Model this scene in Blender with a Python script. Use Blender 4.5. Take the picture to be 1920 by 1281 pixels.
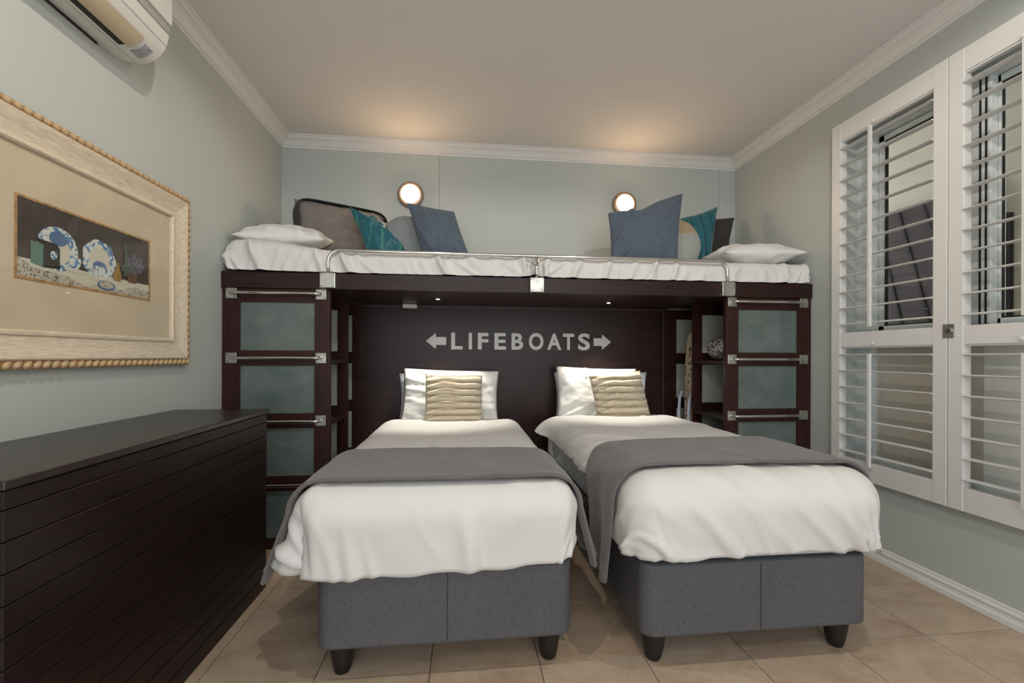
import bpy, bmesh, math, random
import numpy as np
from mathutils import Matrix, Vector, Euler

for o in list(bpy.data.objects):
    bpy.data.objects.remove(o)
S = bpy.context.scene
C = S.collection
rnd = random.Random(7)

# ------------------------------------------------------------------ camera
EYE = 1.1523
cam = bpy.data.cameras.new('camera')
cam.sensor_width = 36.0
cam.lens = 838.67 / 1920 * 36.0
cam.shift_y = (667.47 - 640.5) / 1920
cam.clip_start = 0.02
co = bpy.data.objects.new('camera', cam); C.objects.link(co)
co.matrix_world = (Matrix.Translation((0, 0, EYE)) @ Matrix.Rotation(-0.1096, 4, 'Z')
                   @ Matrix.Rotation(math.pi / 2, 4, 'X') @ Matrix.Rotation(0.0036, 4, 'Z'))
S.camera = co

# ------------------------------------------------------------------ world, exposure, large lights
S.view_settings.view_transform = 'Standard'
S.view_settings.look = 'None'
S.view_settings.gamma = 1.0
S.view_settings.use_curve_mapping = False
S.view_settings.exposure = 0.0
W = bpy.data.worlds.new('world'); S.world = W
W.use_nodes = True
W.node_tree.nodes['Background'].inputs['Color'].default_value = (0.93, 0.97, 1.0, 1)
W.node_tree.nodes['Background'].inputs['Strength'].default_value = 2.75  # background serves as frontal fill, let in where the rear wall is left out

def spot(name, loc, watts, col, size, blend, radius, aim=None):
    l = bpy.data.lights.new(name, 'SPOT'); l.energy = watts; l.color = col
    l.spot_size = math.radians(size); l.spot_blend = blend; l.shadow_soft_size = radius
    o = bpy.data.objects.new(name, l); C.objects.link(o); o.location = loc
    if aim is not None:
        o.rotation_euler = (Vector(aim) - Vector(loc)).to_track_quat('-Z', 'Y').to_euler()
    return o

WARM = (1.0, 0.92, 0.82)
# recessed ceiling downlights (ceiling at 2.845), the row over the beds' foot and the row behind it
for x in (-0.25, 1.20):
    spot('ceiling_downlight', (x, 0.95, 2.835), 38, WARM, 172, 0.15, 0.014)
    spot('ceiling_downlight', (x, -0.9, 2.835), 18, WARM, 172, 0.15, 0.03)

# ------------------------------------------------------------------ numbers of the room
XL, XR, YB, YN, ZC = -1.405, 2.346, 3.656, -2.6, 2.845
YF = 2.79            # front plane of the bunk storage units
XD = -0.968          # front plane of the chest
XS = 2.297           # front plane of the shutters

# ------------------------------------------------------------------ materials
MATS = {}
def new_mat(name):
    m = bpy.data.materials.new(name); m.use_nodes = True
    nt = m.node_tree; b = nt.nodes['Principled BSDF']
    MATS[name] = m
    return m, nt, b
def N(nt, typ, **kw):
    n = nt.nodes.new(typ)
    for k, v in kw.items():
        if k in n.inputs: n.inputs[k].default_value = v
        else: setattr(n, k, v)
    return n
def noise(nt, scale=(1, 1, 1), ns=5.0, detail=4.0, rough=0.55, dist=0.0):
    tc = N(nt, 'ShaderNodeTexCoord'); mp = N(nt, 'ShaderNodeMapping')
    mp.inputs['Scale'].default_value = scale
    nt.links.new(tc.outputs['Object'], mp.inputs['Vector'])
    n = N(nt, 'ShaderNodeTexNoise'); n.inputs['Scale'].default_value = ns
    n.inputs['Detail'].default_value = detail; n.inputs['Roughness'].default_value = rough
    n.inputs['Distortion'].default_value = dist
    nt.links.new(mp.outputs['Vector'], n.inputs['Vector'])
    return n
def ramp(nt, src, stops):
    r = N(nt, 'ShaderNodeValToRGB'); e = r.color_ramp.elements
    while len(e) < len(stops): e.new(0.5)
    for i, (p, c) in enumerate(stops):
        e[i].position = p; e[i].color = (*c, 1) if len(c) == 3 else c
    nt.links.new(src, r.inputs['Fac'])
    return r
def bump(nt, b, src, strength=0.2, dist=0.01):
    bp = N(nt, 'ShaderNodeBump'); bp.inputs['Strength'].default_value = strength
    bp.inputs['Distance'].default_value = dist
    nt.links.new(src, bp.inputs['Height']); nt.links.new(bp.outputs['Normal'], b.inputs['Normal'])
    return bp
def plain(name, col, rough=0.6, metal=0.0, nscale=None, namp=0.12, nstretch=(1, 1, 1), bstr=0.0, bscale=None, bdist=0.004, spec=None, sheen=0.0):
    m, nt, b = new_mat(name)
    b.inputs['Base Color'].default_value = (*col, 1); b.inputs['Roughness'].default_value = rough
    b.inputs['Metallic'].default_value = metal
    if spec is not None: b.inputs['Specular IOR Level'].default_value = spec
    if sheen: b.inputs['Sheen Weight'].default_value = sheen; b.inputs['Sheen Roughness'].default_value = 0.5
    if nscale:
        n = noise(nt, nstretch, nscale)
        lo = tuple(c * (1 - namp) for c in col); hi = tuple(min(1, c * (1 + namp)) for c in col)
        r = ramp(nt, n.outputs['Fac'], [(0.3, lo), (0.7, hi)])
        nt.links.new(r.outputs['Color'], b.inputs['Base Color'])
    if bstr:
        n2 = noise(nt, nstretch, bscale or 200.0, 3.0)
        bump(nt, b, n2.outputs['Fac'], bstr, bdist)
    return m
def wood(name, stretch, rough=0.33, dark=(0.014, 0.0066, 0.0062), light=(0.036, 0.0145, 0.0125)):
    m, nt, b = new_mat(name)
    n = noise(nt, stretch, 3.0, 6.0, 0.65, 0.6)
    r = ramp(nt, n.outputs['Fac'], [(0.3, dark), (0.72, light)])
    nt.links.new(r.outputs['Color'], b.inputs['Base Color'])
    b.inputs['Roughness'].default_value = rough; b.inputs['Specular IOR Level'].default_value = 0.27
    bump(nt, b, n.outputs['Fac'], 0.06, 0.003)
    return m
wood('wood_x', (1.2, 26, 26)); wood('wood_y', (26, 1.2, 26)); wood('wood_z', (26, 26, 1.2), 0.33, (0.017, 0.0068, 0.006), (0.046, 0.0165, 0.0135))
wood('wood_top', (22, 1.0, 26), 0.30, (0.014, 0.0085, 0.008), (0.028, 0.015, 0.013)); MATS['wood_top'].node_tree.nodes['Principled BSDF'].inputs['Specular IOR Level'].default_value = 0.6
wood('wood_chest', (22, 1.0, 26), 0.36, (0.010, 0.0062, 0.0058), (0.022, 0.0115, 0.0100))
plain('wood_dark', (0.010, 0.006, 0.006), 0.5)
plain('sealant', (0.20, 0.19, 0.17), 0.6)

plain('wall_paint', (0.495, 0.53, 0.51), 0.75, nscale=1.2, namp=0.02, bstr=0.05, bscale=90, bdist=0.002)
plain('ceiling_paint', (0.70, 0.685, 0.665), 0.85)
plain('trim_white', (0.74, 0.735, 0.72), 0.5)
plain('shutter_white', (0.72, 0.72, 0.71), 0.38)
plain('window_white', (0.66, 0.71, 0.71), 0.4)
plain('gasket', (0.01, 0.01, 0.014), 0.5)
plain('steel', (0.62, 0.60, 0.57), 0.22, 1.0, nscale=30, namp=0.12)
plain('chrome', (0.68, 0.67, 0.64), 0.12, 1.0)
plain('plate_steel', (0.50, 0.49, 0.45), 0.36, 1.0, nscale=26, namp=0.3)
plain('letter_steel', (0.50, 0.48, 0.46), 0.45, 0.25, nscale=40, namp=0.1, nstretch=(1, 1, 14))
plain('screw', (0.12, 0.12, 0.11), 0.4, 1.0)
plain('ring_bronze', (0.36, 0.26, 0.19), 0.42, 0.7)
plain('white_plastic', (0.68, 0.68, 0.66), 0.4)
def linen(name, col, sc, dist):
    m, nt, b = new_mat(name)
    b.inputs['Base Color'].default_value = (*col, 1); b.inputs['Roughness'].default_value = 0.85
    n = noise(nt, (1, 1, 1), sc, 3.0, 0.5, 0.7); n.noise_type = 'RIDGED_MULTIFRACTAL'
    bump(nt, b, n.outputs['Fac'], 0.5, dist)
linen('duvet_white', (0.68, 0.67, 0.655), 3.0, 0.035)
plain('mattress_blue', (0.60, 0.64, 0.68), 0.8, bstr=0.3, bscale=70, bdist=0.004)
linen('pillow_white', (0.72, 0.715, 0.70), 5.0, 0.020)
plain('pillow_grey', (0.52, 0.55, 0.60), 0.85, bstr=0.1, bscale=600, bdist=0.0008)
plain('throw_grey', (0.132, 0.118, 0.114), 0.95, nscale=9, namp=0.16, bstr=0.5, bscale=420, bdist=0.003, sheen=0.35)
plain('leg_black', (0.010, 0.008, 0.008), 0.42)
plain('cushion_blue', (0.085, 0.112, 0.152), 0.9, nscale=60, namp=0.1, bstr=0.35, bscale=350, bdist=0.002, sheen=0.1)
plain('cushion_taupe', (0.165, 0.150, 0.140), 0.9, nscale=14, namp=0.14, bstr=0.3, bscale=350, bdist=0.002, sheen=0.2)
plain('cushion_charcoal', (0.036, 0.032, 0.031), 0.9, bstr=0.5, bscale=40, bdist=0.006, sheen=0.04)
plain('cushion_slate', (0.20, 0.225, 0.235), 0.8, bstr=0.3, bscale=300, bdist=0.002, sheen=0.2)
plain('cushion_beige', (0.36, 0.27, 0.16), 0.85, bstr=0.3, bscale=300, bdist=0.002, sheen=0.3)
plain('cushion_sage', (0.33, 0.35, 0.32), 0.85, bstr=0.3, bscale=300, bdist=0.002, sheen=0.3)
plain('ac_white', (0.66, 0.645, 0.61), 0.4)
plain('ac_flap', (0.52, 0.43, 0.29), 0.4)
plain('ac_grey', (0.36, 0.35, 0.34), 0.45)
plain('ac_display', (0.32, 0.33, 0.38), 0.3)
plain('black', (0.006, 0.006, 0.006), 0.6)
plain('frame_cream', (0.66, 0.57, 0.44), 0.5, nscale=18, namp=0.16, nstretch=(8, 1, 8))
plain('frame_gold', (0.40, 0.24, 0.10), 0.45, nscale=60, namp=0.4, bstr=0.2, bscale=120)
plain('mat_board', (0.60, 0.51, 0.37), 0.6, nscale=5, namp=0.07)
plain('pane_beige', (0.56, 0.52, 0.45), 0.22, nscale=2, namp=0.05)
plain('pane_pale', (0.70, 0.71, 0.67), 0.22, nscale=2, namp=0.05)
plain('ironing_leg', (0.42, 0.48, 0.60), 0.35)

def fabric_base():
    m, nt, b = new_mat('base_fabric')
    n = noise(nt, (1, 1, 0.18), 420, 2.0)
    n2 = noise(nt, (1, 1, 0.6), 4, 3.0)
    mx = N(nt, 'ShaderNodeMath', operation='MULTIPLY_ADD'); mx.inputs[1].default_value = 0.75; 
    nt.links.new(n.outputs['Fac'], mx.inputs[0]); 
    m2 = N(nt, 'ShaderNodeMath', operation='MULTIPLY'); m2.inputs[1].default_value = 0.25
    nt.links.new(n2.outputs['Fac'], m2.inputs[0]); nt.links.new(m2.outputs[0], mx.inputs[2])
    r = ramp(nt, mx.outputs[0], [(0.33, (0.055, 0.056, 0.063)), (0.67, (0.112, 0.111, 0.119))])
    nt.links.new(r.outputs['Color'], b.inputs['Base Color'])
    b.inputs['Roughness'].default_value = 0.62
    bump(nt, b, n.outputs['Fac'], 0.25, 0.001)
fabric_base()

def frosted():
    m, nt, b = new_mat('frosted_pane')
    n = noise(nt, (1, 1, 1.4), 5, 6.0, 0.6, 0.8)
    r = ramp(nt, n.outputs['Fac'], [(0.3, (0.092, 0.122, 0.118)), (0.72, (0.145, 0.178, 0.170))])
    nt.links.new(r.outputs['Color'], b.inputs['Base Color'])
    r2 = ramp(nt, n.outputs['Fac'], [(0.3, (0.10,) * 3), (0.75, (0.26,) * 3)])
    nt.links.new(r2.outputs['Color'], b.inputs['Roughness'])
    b.inputs['Specular IOR Level'].default_value = 0.6
    m, nt, b = new_mat('frosted_inner')
    n = noise(nt, (1, 1, 1.2), 6, 5.0)
    r = ramp(nt, n.outputs['Fac'], [(0.3, (0.36, 0.39, 0.34)), (0.7, (0.44, 0.46, 0.41))])
    nt.links.new(r.outputs['Color'], b.inputs['Base Color'])
    b.inputs['Roughness'].default_value = 0.3
frosted()

def clear_glass(name='picture_glass'):
    m, nt, b = new_mat(name)
    nt.nodes.remove(b)
    out = nt.nodes['Material Output']
    tr = N(nt, 'ShaderNodeBsdfTransparent'); gl = N(nt, 'ShaderNodeBsdfGlossy'); gl.inputs['Roughness'].default_value = 0.01
    lw = N(nt, 'ShaderNodeLayerWeight'); pw = N(nt, 'ShaderNodeMath', operation='POWER'); pw.inputs[1].default_value = 4.0
    nt.links.new(lw.outputs['Facing'], pw.inputs[0])
    fr = N(nt, 'ShaderNodeMath', operation='MULTIPLY_ADD'); fr.inputs[1].default_value = 0.4; fr.inputs[2].default_value = 0.035
    nt.links.new(pw.outputs[0], fr.inputs[0])
    mx = N(nt, 'ShaderNodeMixShader')
    nt.links.new(fr.outputs[0], mx.inputs[0]); nt.links.new(tr.outputs[0], mx.inputs[1]); nt.links.new(gl.outputs[0], mx.inputs[2])
    nt.links.new(mx.outputs[0], out.inputs['Surface'])
clear_glass()

def travertine(name, tint, seed):
    m, nt, b = new_mat(name)
    n = noise(nt, (1.0, 1.8, 1), 3.2 + seed * 0.3, 7.0, 0.62, 1.0)
    n2 = noise(nt, (1, 1, 1), 34, 4.0)
    r = ramp(nt, n.outputs['Fac'], [(0.28, tuple(c * t for c, t in zip((0.40, 0.285, 0.20), tint))), (0.5, tuple(c * t for c, t in zip((0.53, 0.405, 0.300), tint))), (0.75, tuple(c * t for c, t in zip((0.60, 0.485, 0.375), tint)))])
    mx = N(nt, 'ShaderNodeMix', data_type='RGBA', blend_type='MULTIPLY'); mx.inputs[0].default_value = 0.30
    r2 = ramp(nt, n2.outputs['Fac'], [(0.35, (0.72, 0.66, 0.60)), (0.6, (1, 1, 1))])
    nt.links.new(r.outputs['Color'], mx.inputs[6]); nt.links.new(r2.outputs['Color'], mx.inputs[7])
    nt.links.new(mx.outputs[2], b.inputs['Base Color'])
    b.inputs['Roughness'].default_value = 0.40
    bump(nt, b, n2.outputs['Fac'], 0.06, 0.002)
for i, t in enumerate([(1, 1, 1), (1.06, 1.03, 1.0), (0.95, 0.95, 0.96), (1.02, 1.04, 1.06)]):
    travertine('travertine_%d' % i, t, i)
plain('grout', (0.13, 0.095, 0.07), 0.9)

def fur():
    m, nt, b = new_mat('faux_fur')
    tc = N(nt, 'ShaderNodeTexCoord')
    n = noise(nt, (1, 1, 1), 9, 3.0)
    sp = N(nt, 'ShaderNodeSeparateXYZ'); nt.links.new(tc.outputs['Generated'], sp.inputs[0])
    ma = N(nt, 'ShaderNodeMath', operation='MULTIPLY_ADD'); ma.inputs[1].default_value = 8.0
    m0 = N(nt, 'ShaderNodeMath', operation='MULTIPLY'); m0.inputs[1].default_value = 0.35
    nt.links.new(n.outputs['Fac'], m0.inputs[0]); nt.links.new(sp.outputs['Z'], ma.inputs[0]); nt.links.new(m0.outputs[0], ma.inputs[2])
    fr = N(nt, 'ShaderNodeMath', operation='FRACT'); nt.links.new(ma.outputs[0], fr.inputs[0])
    r = ramp(nt, fr.outputs[0], [(0.0, (0.26, 0.19, 0.115)), (0.14, (0.46, 0.385, 0.27)), (0.5, (0.70, 0.635, 0.49)), (0.9, (0.60, 0.525, 0.39)), (1.0, (0.28, 0.205, 0.125))])
    n3 = noise(nt, (1, 1, 0.5), 160, 3.0)
    r3 = ramp(nt, n3.outputs['Fac'], [(0.3, (0.72, 0.70, 0.68)), (0.6, (1, 1, 1))])
    mx = N(nt, 'ShaderNodeMix', data_type='RGBA', blend_type='MULTIPLY'); mx.inputs[0].default_value = 0.8
    nt.links.new(r.outputs['Color'], mx.inputs[6]); nt.links.new(r3.outputs['Color'], mx.inputs[7])
    nt.links.new(mx.outputs[2], b.inputs['Base Color'])
    b.inputs['Roughness'].default_value = 0.95; b.inputs['Sheen Weight'].default_value = 0.3
    bump(nt, b, n3.outputs['Fac'], 0.9, 0.006)
fur()

def striped(name, base, stripe, freq, thr, axis='X', distort=0.5):
    m, nt, b = new_mat(name)
    tc = N(nt, 'ShaderNodeTexCoord'); sp = N(nt, 'ShaderNodeSeparateXYZ')
    n = noise(nt, (1, 1, 1), 5, 2.0)
    nt.links.new(tc.outputs['Generated'], sp.inputs[0])
    ma = N(nt, 'ShaderNodeMath', operation='MULTIPLY_ADD'); ma.inputs[1].default_value = freq
    m0 = N(nt, 'ShaderNodeMath', operation='MULTIPLY'); m0.inputs[1].default_value = distort
    nt.links.new(n.outputs['Fac'], m0.inputs[0]); nt.links.new(m0.outputs[0], ma.inputs[2])
    nt.links.new(sp.outputs[axis], ma.inputs[0])
    fr = N(nt, 'ShaderNodeMath', operation='FRACT'); nt.links.new(ma.outputs[0], fr.inputs[0])
    r = ramp(nt, fr.outputs[0], [(0.0, stripe), (thr, stripe), (thr + 0.02, base), (1.0, base)])
    nt.links.new(r.outputs['Color'], b.inputs['Base Color'])
    b.inputs['Roughness'].default_value = 0.5; b.inputs['Sheen Weight'].default_value = 0.2
striped('teal_dark_stripe', (0.0035, 0.110, 0.142), (0.003, 0.030, 0.035), 4.2, 0.10, 'X', 0.1)
striped('teal_green_stripe', (0.0035, 0.105, 0.140), (0.035, 0.20, 0.175), 4.4, 0.13, 'X', 0.9)

def speckle(name, a, c, sc, thr):
    m, nt, b = new_mat(name)
    n = noise(nt, (1, 1, 1), sc, 3.0, 0.6, 1.5)
    r = ramp(nt, n.outputs['Fac'], [(thr - 0.03, a), (thr + 0.03, c)])
    nt.links.new(r.outputs['Color'], b.inputs['Base Color']); b.inputs['Roughness'].default_value = 0.8
speckle('pouch_print', (0.025, 0.022, 0.025), (0.40, 0.38, 0.38), 42, 0.5)
speckle('ironing_cover', (0.06, 0.03, 0.03), (0.46, 0.38, 0.29), 22, 0.42)
speckle('lace', (0.50, 0.47, 0.38), (0.10, 0.08, 0.06), 90, 0.56)
speckle('willow', (0.08, 0.20, 0.38), (0.62, 0.66, 0.60), 30, 0.47)
plain('paint_dark', (0.055, 0.046, 0.038), 0.6, nscale=8, namp=0.3)
plain('paint_green', (0.10, 0.20, 0.16), 0.6)
plain('paint_black', (0.018, 0.018, 0.015), 0.6)
plain('paint_cream', (0.58, 0.56, 0.45), 0.6)
plain('paint_pear', (0.30, 0.19, 0.05), 0.6)
plain('paint_pot', (0.12, 0.062, 0.033), 0.6)
plain('paint_lilac', (0.11, 0.115, 0.14), 0.7, nscale=60, namp=0.6)
plain('paint_blue', (0.09, 0.16, 0.30), 0.6)
plain('paint_leaf', (0.07, 0.11, 0.075), 0.6)

def emit(name, col, strength):
    m, nt, b = new_mat(name)
    b.inputs['Base Color'].default_value = (0.8, 0.8, 0.8, 1)
    b.inputs['Emission Color'].default_value = (*col, 1); b.inputs['Emission Strength'].default_value = strength
emit('lamp_glow', (1.0, 0.66, 0.38), 56.0)
emit('spot_glow', (1.0, 0.92, 0.78), 25.0)

# ------------------------------------------------------------------ mesh helpers
class MB:
    def __init__(s): s.v = []; s.f = []
    def add(s, vs, fs):
        k = len(s.v); s.v.extend([tuple(map(float, p)) for p in vs]); s.f.extend([tuple(i + k for i in q) for q in fs]); return s
    def box(s, x0, x1, y0, y1, z0, z1):
        v = [(x, y, z) for x in (x0, x1) for y in (y0, y1) for z in (z0, z1)]
        return s.add(v, [(0, 1, 3, 2), (4, 6, 7, 5), (0, 4, 5, 1), (2, 3, 7, 6), (0, 2, 6, 4), (1, 5, 7, 3)])
    def grid(s, P, closed_u=False):
        n, m = P.shape[:2]; f = []
        for i in range(n if closed_u else n - 1):
            for j in range(m - 1):
                i2 = (i + 1) % n
                f.append((i * m + j, i2 * m + j, i2 * m + j + 1, i * m + j + 1))
        return s.add(P.reshape(-1, 3), f)
    def tube(s, path, r, n=10, caps=True):
        path = [Vector(p) for p in path]; rings = []
        up = None
        for i, p in enumerate(path):
            t = (path[min(i + 1, len(path) - 1)] - path[max(i - 1, 0)]).normalized()
            if up is None:
                up = Vector((0, 0, 1)) if abs(t.z) < 0.9 else Vector((0, 1, 0))
            a = t.cross(up).normalized(); b = a.cross(t).normalized(); up = b
            rr = r[i] if isinstance(r, (list, tuple)) else r
            rings.append([p + (a * math.cos(q) + b * math.sin(q)) * rr for q in [2 * math.pi * k / n for k in range(n)]])
        vs = [q for ring in rings for q in ring]; fs = []
        for i in range(len(rings) - 1):
            for k in range(n):
                k2 = (k + 1) % n
                fs.append((i * n + k, i * n + k2, (i + 1) * n + k2, (i + 1) * n + k))
        if caps:
            fs.append(tuple(range(n))[::-1]); fs.append(tuple((len(rings) - 1) * n + k for k in range(n)))
        return s.add(vs, fs)
    def lathe(s, prof, origin, axis='Z', n=32):
        # prof: list of (radius, height along axis)
        vs = []; fs = []
        for (r, h) in prof:
            for k in range(n):
                a = 2 * math.pi * k / n; c, d = r * math.cos(a), r * math.sin(a)
                p = (c, d, h) if axis == 'Z' else (c, h, d) if axis == 'Y' else (h, c, d)
                vs.append(tuple(p[i] + origin[i] for i in range(3)))
        for i in range(len(prof) - 1):
            for k in range(n):
                k2 = (k + 1) % n
                fs.append((i * n + k, i * n + k2, (i + 1) * n + k2, (i + 1) * n + k))
        fs.append(tuple(range(n))[::-1]); fs.append(tuple((len(prof) - 1) * n + k for k in range(n)))
        return s.add(vs, fs)
    def prism(s, poly, a0, a1, axis='Y'):
        # poly in the two other axes (x,z for Y; y,z for X; x,y for Z)
        def P(p, a):
            return (p[0], a, p[1]) if axis == 'Y' else (a, p[0], p[1]) if axis == 'X' else (p[0], p[1], a)
        n = len(poly); vs = [P(p, a0) for p in poly] + [P(p, a1) for p in poly]
        fs = [tuple(range(n))[::-1], tuple(range(n, 2 * n))] + [(i, (i + 1) % n, n + (i + 1) % n, n + i) for i in range(n)]
        return s.add(vs, fs)
    def build(s, name, mat, parent=None, smooth=False, bevel=0.0, seg=2, solid=0.0, sub=0, weld=False):
        me = bpy.data.meshes.new(name); me.from_pydata(s.v, [], s.f); me.update()
        bm = bmesh.new(); bm.from_mesh(me)
        if weld: bmesh.ops.remove_doubles(bm, verts=bm.verts, dist=1e-5)
        bmesh.ops.recalc_face_normals(bm, faces=bm.faces); bm.to_mesh(me); bm.free()
        me.materials.append(MATS[mat])
        if smooth: me.polygons.foreach_set('use_smooth', [True] * len(me.polygons))
        o = bpy.data.objects.new(name, me); C.objects.link(o)
        if bevel:
            md = o.modifiers.new('bevel', 'BEVEL'); md.width = bevel; md.segments = seg; md.limit_method = 'ANGLE'; md.angle_limit = 0.6
        if solid:
            md = o.modifiers.new('solid', 'SOLIDIFY'); md.thickness = solid; md.offset = 0
        if sub:
            md = o.modifiers.new('sub', 'SUBSURF'); md.levels = sub; md.render_levels = sub
        if parent is not None: adopt(o, parent)
        return o

def world_loc(o):
    p = Vector((0, 0, 0))
    while o is not None:
        p = p + o.location; o = o.parent
        if o is not None: pass
    return p
def adopt(o, parent):
    o.parent = parent
    m = Matrix.Identity(4); q = parent; loc = Vector((0, 0, 0))
    while q is not None:           # every thing is an unrotated Empty, every part sits at the origin
        if q.type == 'EMPTY': loc = loc + q.location
        q = q.parent
    if parent.type == 'EMPTY':
        o.matrix_parent_inverse = Matrix.Translation(-loc)
def tag(o, label, cat, group=None):
    o['label'] = label; o['category'] = cat
    if group: o['group'] = group
    return o
def struct(o, label=None):
    o['kind'] = 'structure'
    if label: o['label'] = label
    return o
def thing(name, label, cat, loc, group=None):
    o = bpy.data.objects.new(name, None); C.objects.link(o); o.location = loc
    o.empty_display_size = 0.1
    return tag(o, label, cat, group)

# ------------------------------------------------------------------ numpy noise
def vnoise(x, y, seed=0):
    x = np.asarray(x, float) + 31.7 * seed; y = np.asarray(y, float) - 17.3 * seed
    xi = np.floor(x).astype(np.int64); yi = np.floor(y).astype(np.int64); fx = x - xi; fy = y - yi
    def h(a, b):
        n = (a * 374761393 + b * 668265263 + seed * 144665) & 0x7fffffff
        n = ((n ^ (n >> 13)) * 1274126177) & 0x7fffffff
        return ((n ^ (n >> 16)) & 0xffff) / 65535.0
    u = fx * fx * fx * (fx * (fx * 6 - 15) + 10); v = fy * fy * fy * (fy * (fy * 6 - 15) + 10)
    return (h(xi, yi) * (1 - u) + h(xi + 1, yi) * u) * (1 - v) + (h(xi, yi + 1) * (1 - u) + h(xi + 1, yi + 1) * u) * v
def fbm(x, y, seed=0, o=4):
    s = 0; a = 1; t = 0
    for k in range(o):
        s = s + a * vnoise(x * 2 ** k, y * 2 ** k, seed + k); t += a; a *= 0.5
    return s / t
def folds(a, b, ang, freq, seed, sharp=4.0, dens=0.45):
    c, d = math.cos(ang), math.sin(ang)
    p = a * c + b * d; q = -a * d + b * c
    ph = p * freq + 1.3 * vnoise(a * freq * 0.35, b * freq * 0.35, seed)
    ridge = (0.5 + 0.5 * np.sin(2 * np.pi * ph)) ** sharp
    mask = vnoise(p * freq * 0.8, q * freq * 0.28, seed + 9)
    mask = np.clip((mask - (1 - dens)) / 0.3, 0, 1)
    return ridge * mask
def normals(P):
    du = np.gradient(P, axis=0); dv = np.gradient(P, axis=1)
    n = np.cross(du, dv); l = np.linalg.norm(n, axis=2, keepdims=True)
    return n / np.maximum(l, 1e-9)

# ------------------------------------------------------------------ room shell
floor = struct(MB().box(XL - 0.1, XR + 0.1, YN, YB + 0.1, -0.12, -0.004).build('floor', 'grout'), 'travertine tiled floor')
TS = 0.405; X0 = -0.925; Y0 = 1.655; TD = 0.39
tile_mesh = None
nt_i = 0
for i in range(-2, 9):
    for j in range(-4, 6):
        ax, bx = max(X0 + i * TS, XL), min(X0 + (i + 1) * TS, XR)
        ay, by = Y0 + j * TD, min(Y0 + (j + 1) * TD, YB)
        if bx - ax < 0.02 or by - ay < 0.02: continue
        MB().box(ax + 0.0018, bx - 0.0018, ay + 0.0018, by - 0.0018, -0.010, rnd.uniform(-0.0004, 0.0)).build('tile', 'travertine_%d' % rnd.randrange(4), floor)
MB().box(XL, XR, YN, Y0 - 4 * TD, -0.010, -0.0002).build('floor_screed', 'travertine_0', floor)
struct(MB().box(XL - 0.1, XR + 0.1, YN, YB + 0.1, ZC, ZC + 0.12).build('ceiling', 'ceiling_paint'))
wb = MB().box(XL - 0.1, -0.194, YB, YB + 0.12, -0.1, ZC)
wb.box(-0.190, XR + 0.1, YB, YB + 0.12, -0.1, ZC).box(-0.194, -0.190, YB + 0.003, YB + 0.12, -0.1, ZC)
wb.box(2.2, XR, YB - 0.008, YB, 0, ZC)
struct(wb.build('wall_back', 'wall_paint', bevel=0.002))
struct(MB().box(XL - 0.12, XL, YN, YB + 0.12, -0.1, ZC).build('wall_left', 'wall_paint'))
# right wall with the window opening
WY0, WY1, WZ0, WZ1 = 0.42, 2.52, 0.50, 2.53
wr = MB().box(XR, XR + 0.22, YN, WY0, -0.1, ZC).box(XR, XR + 0.22, WY1, YB + 0.12, -0.1, ZC)
wr.box(XR, XR + 0.22, WY0, WY1, -0.1, WZ0).box(XR, XR + 0.22, WY0, WY1, WZ1, ZC)
struct(wr.build('wall_right', 'wall_paint'))

# cornice swept along left, back and right walls with mitred corners
prof = [(0.0, -0.080), (0.010, -0.080), (0.010, -0.066), (0.020, -0.064), (0.030, -0.052), (0.044, -0.036), (0.060, -0.026), (0.072, -0.022), (0.074, -0.012), (0.088, -0.010), (0.088, 0.0), (0.0, 0.0)]
cor = []
for (off, dz) in prof:
    cor.append([(XL + off, YN, ZC + dz), (XL + off, YB - off, ZC + dz), (XR - off, YB - off, ZC + dz), (XR - off, YN, ZC + dz)])
struct(MB().grid(np.array(cor)).build('trim_1', 'trim_white', bevel=0.0015), 'white moulded cornice along the ceiling')
bprof = [(0.0, 0.080), (0.006, 0.080), (0.010, 0.076), (0.010, 0.066), (0.016, 0.062), (0.018, 0.054), (0.013, 0.046), (0.015, 0.030), (0.022, 0.026), (0.024, 0.0), (0.0, 0.0)]
struct(MB().grid(np.array([[(XR - o, YN, z), (XR - o, YB, z)] for o, z in bprof])).build('baseboard_right', 'trim_white', bevel=0.001), 'white moulded baseboard')
struct(MB().grid(np.array([[(XL + o, YN, z), (XL + o, YB, z)] for o, z in bprof])).build('baseboard_left', 'trim_white', bevel=0.001))

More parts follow.
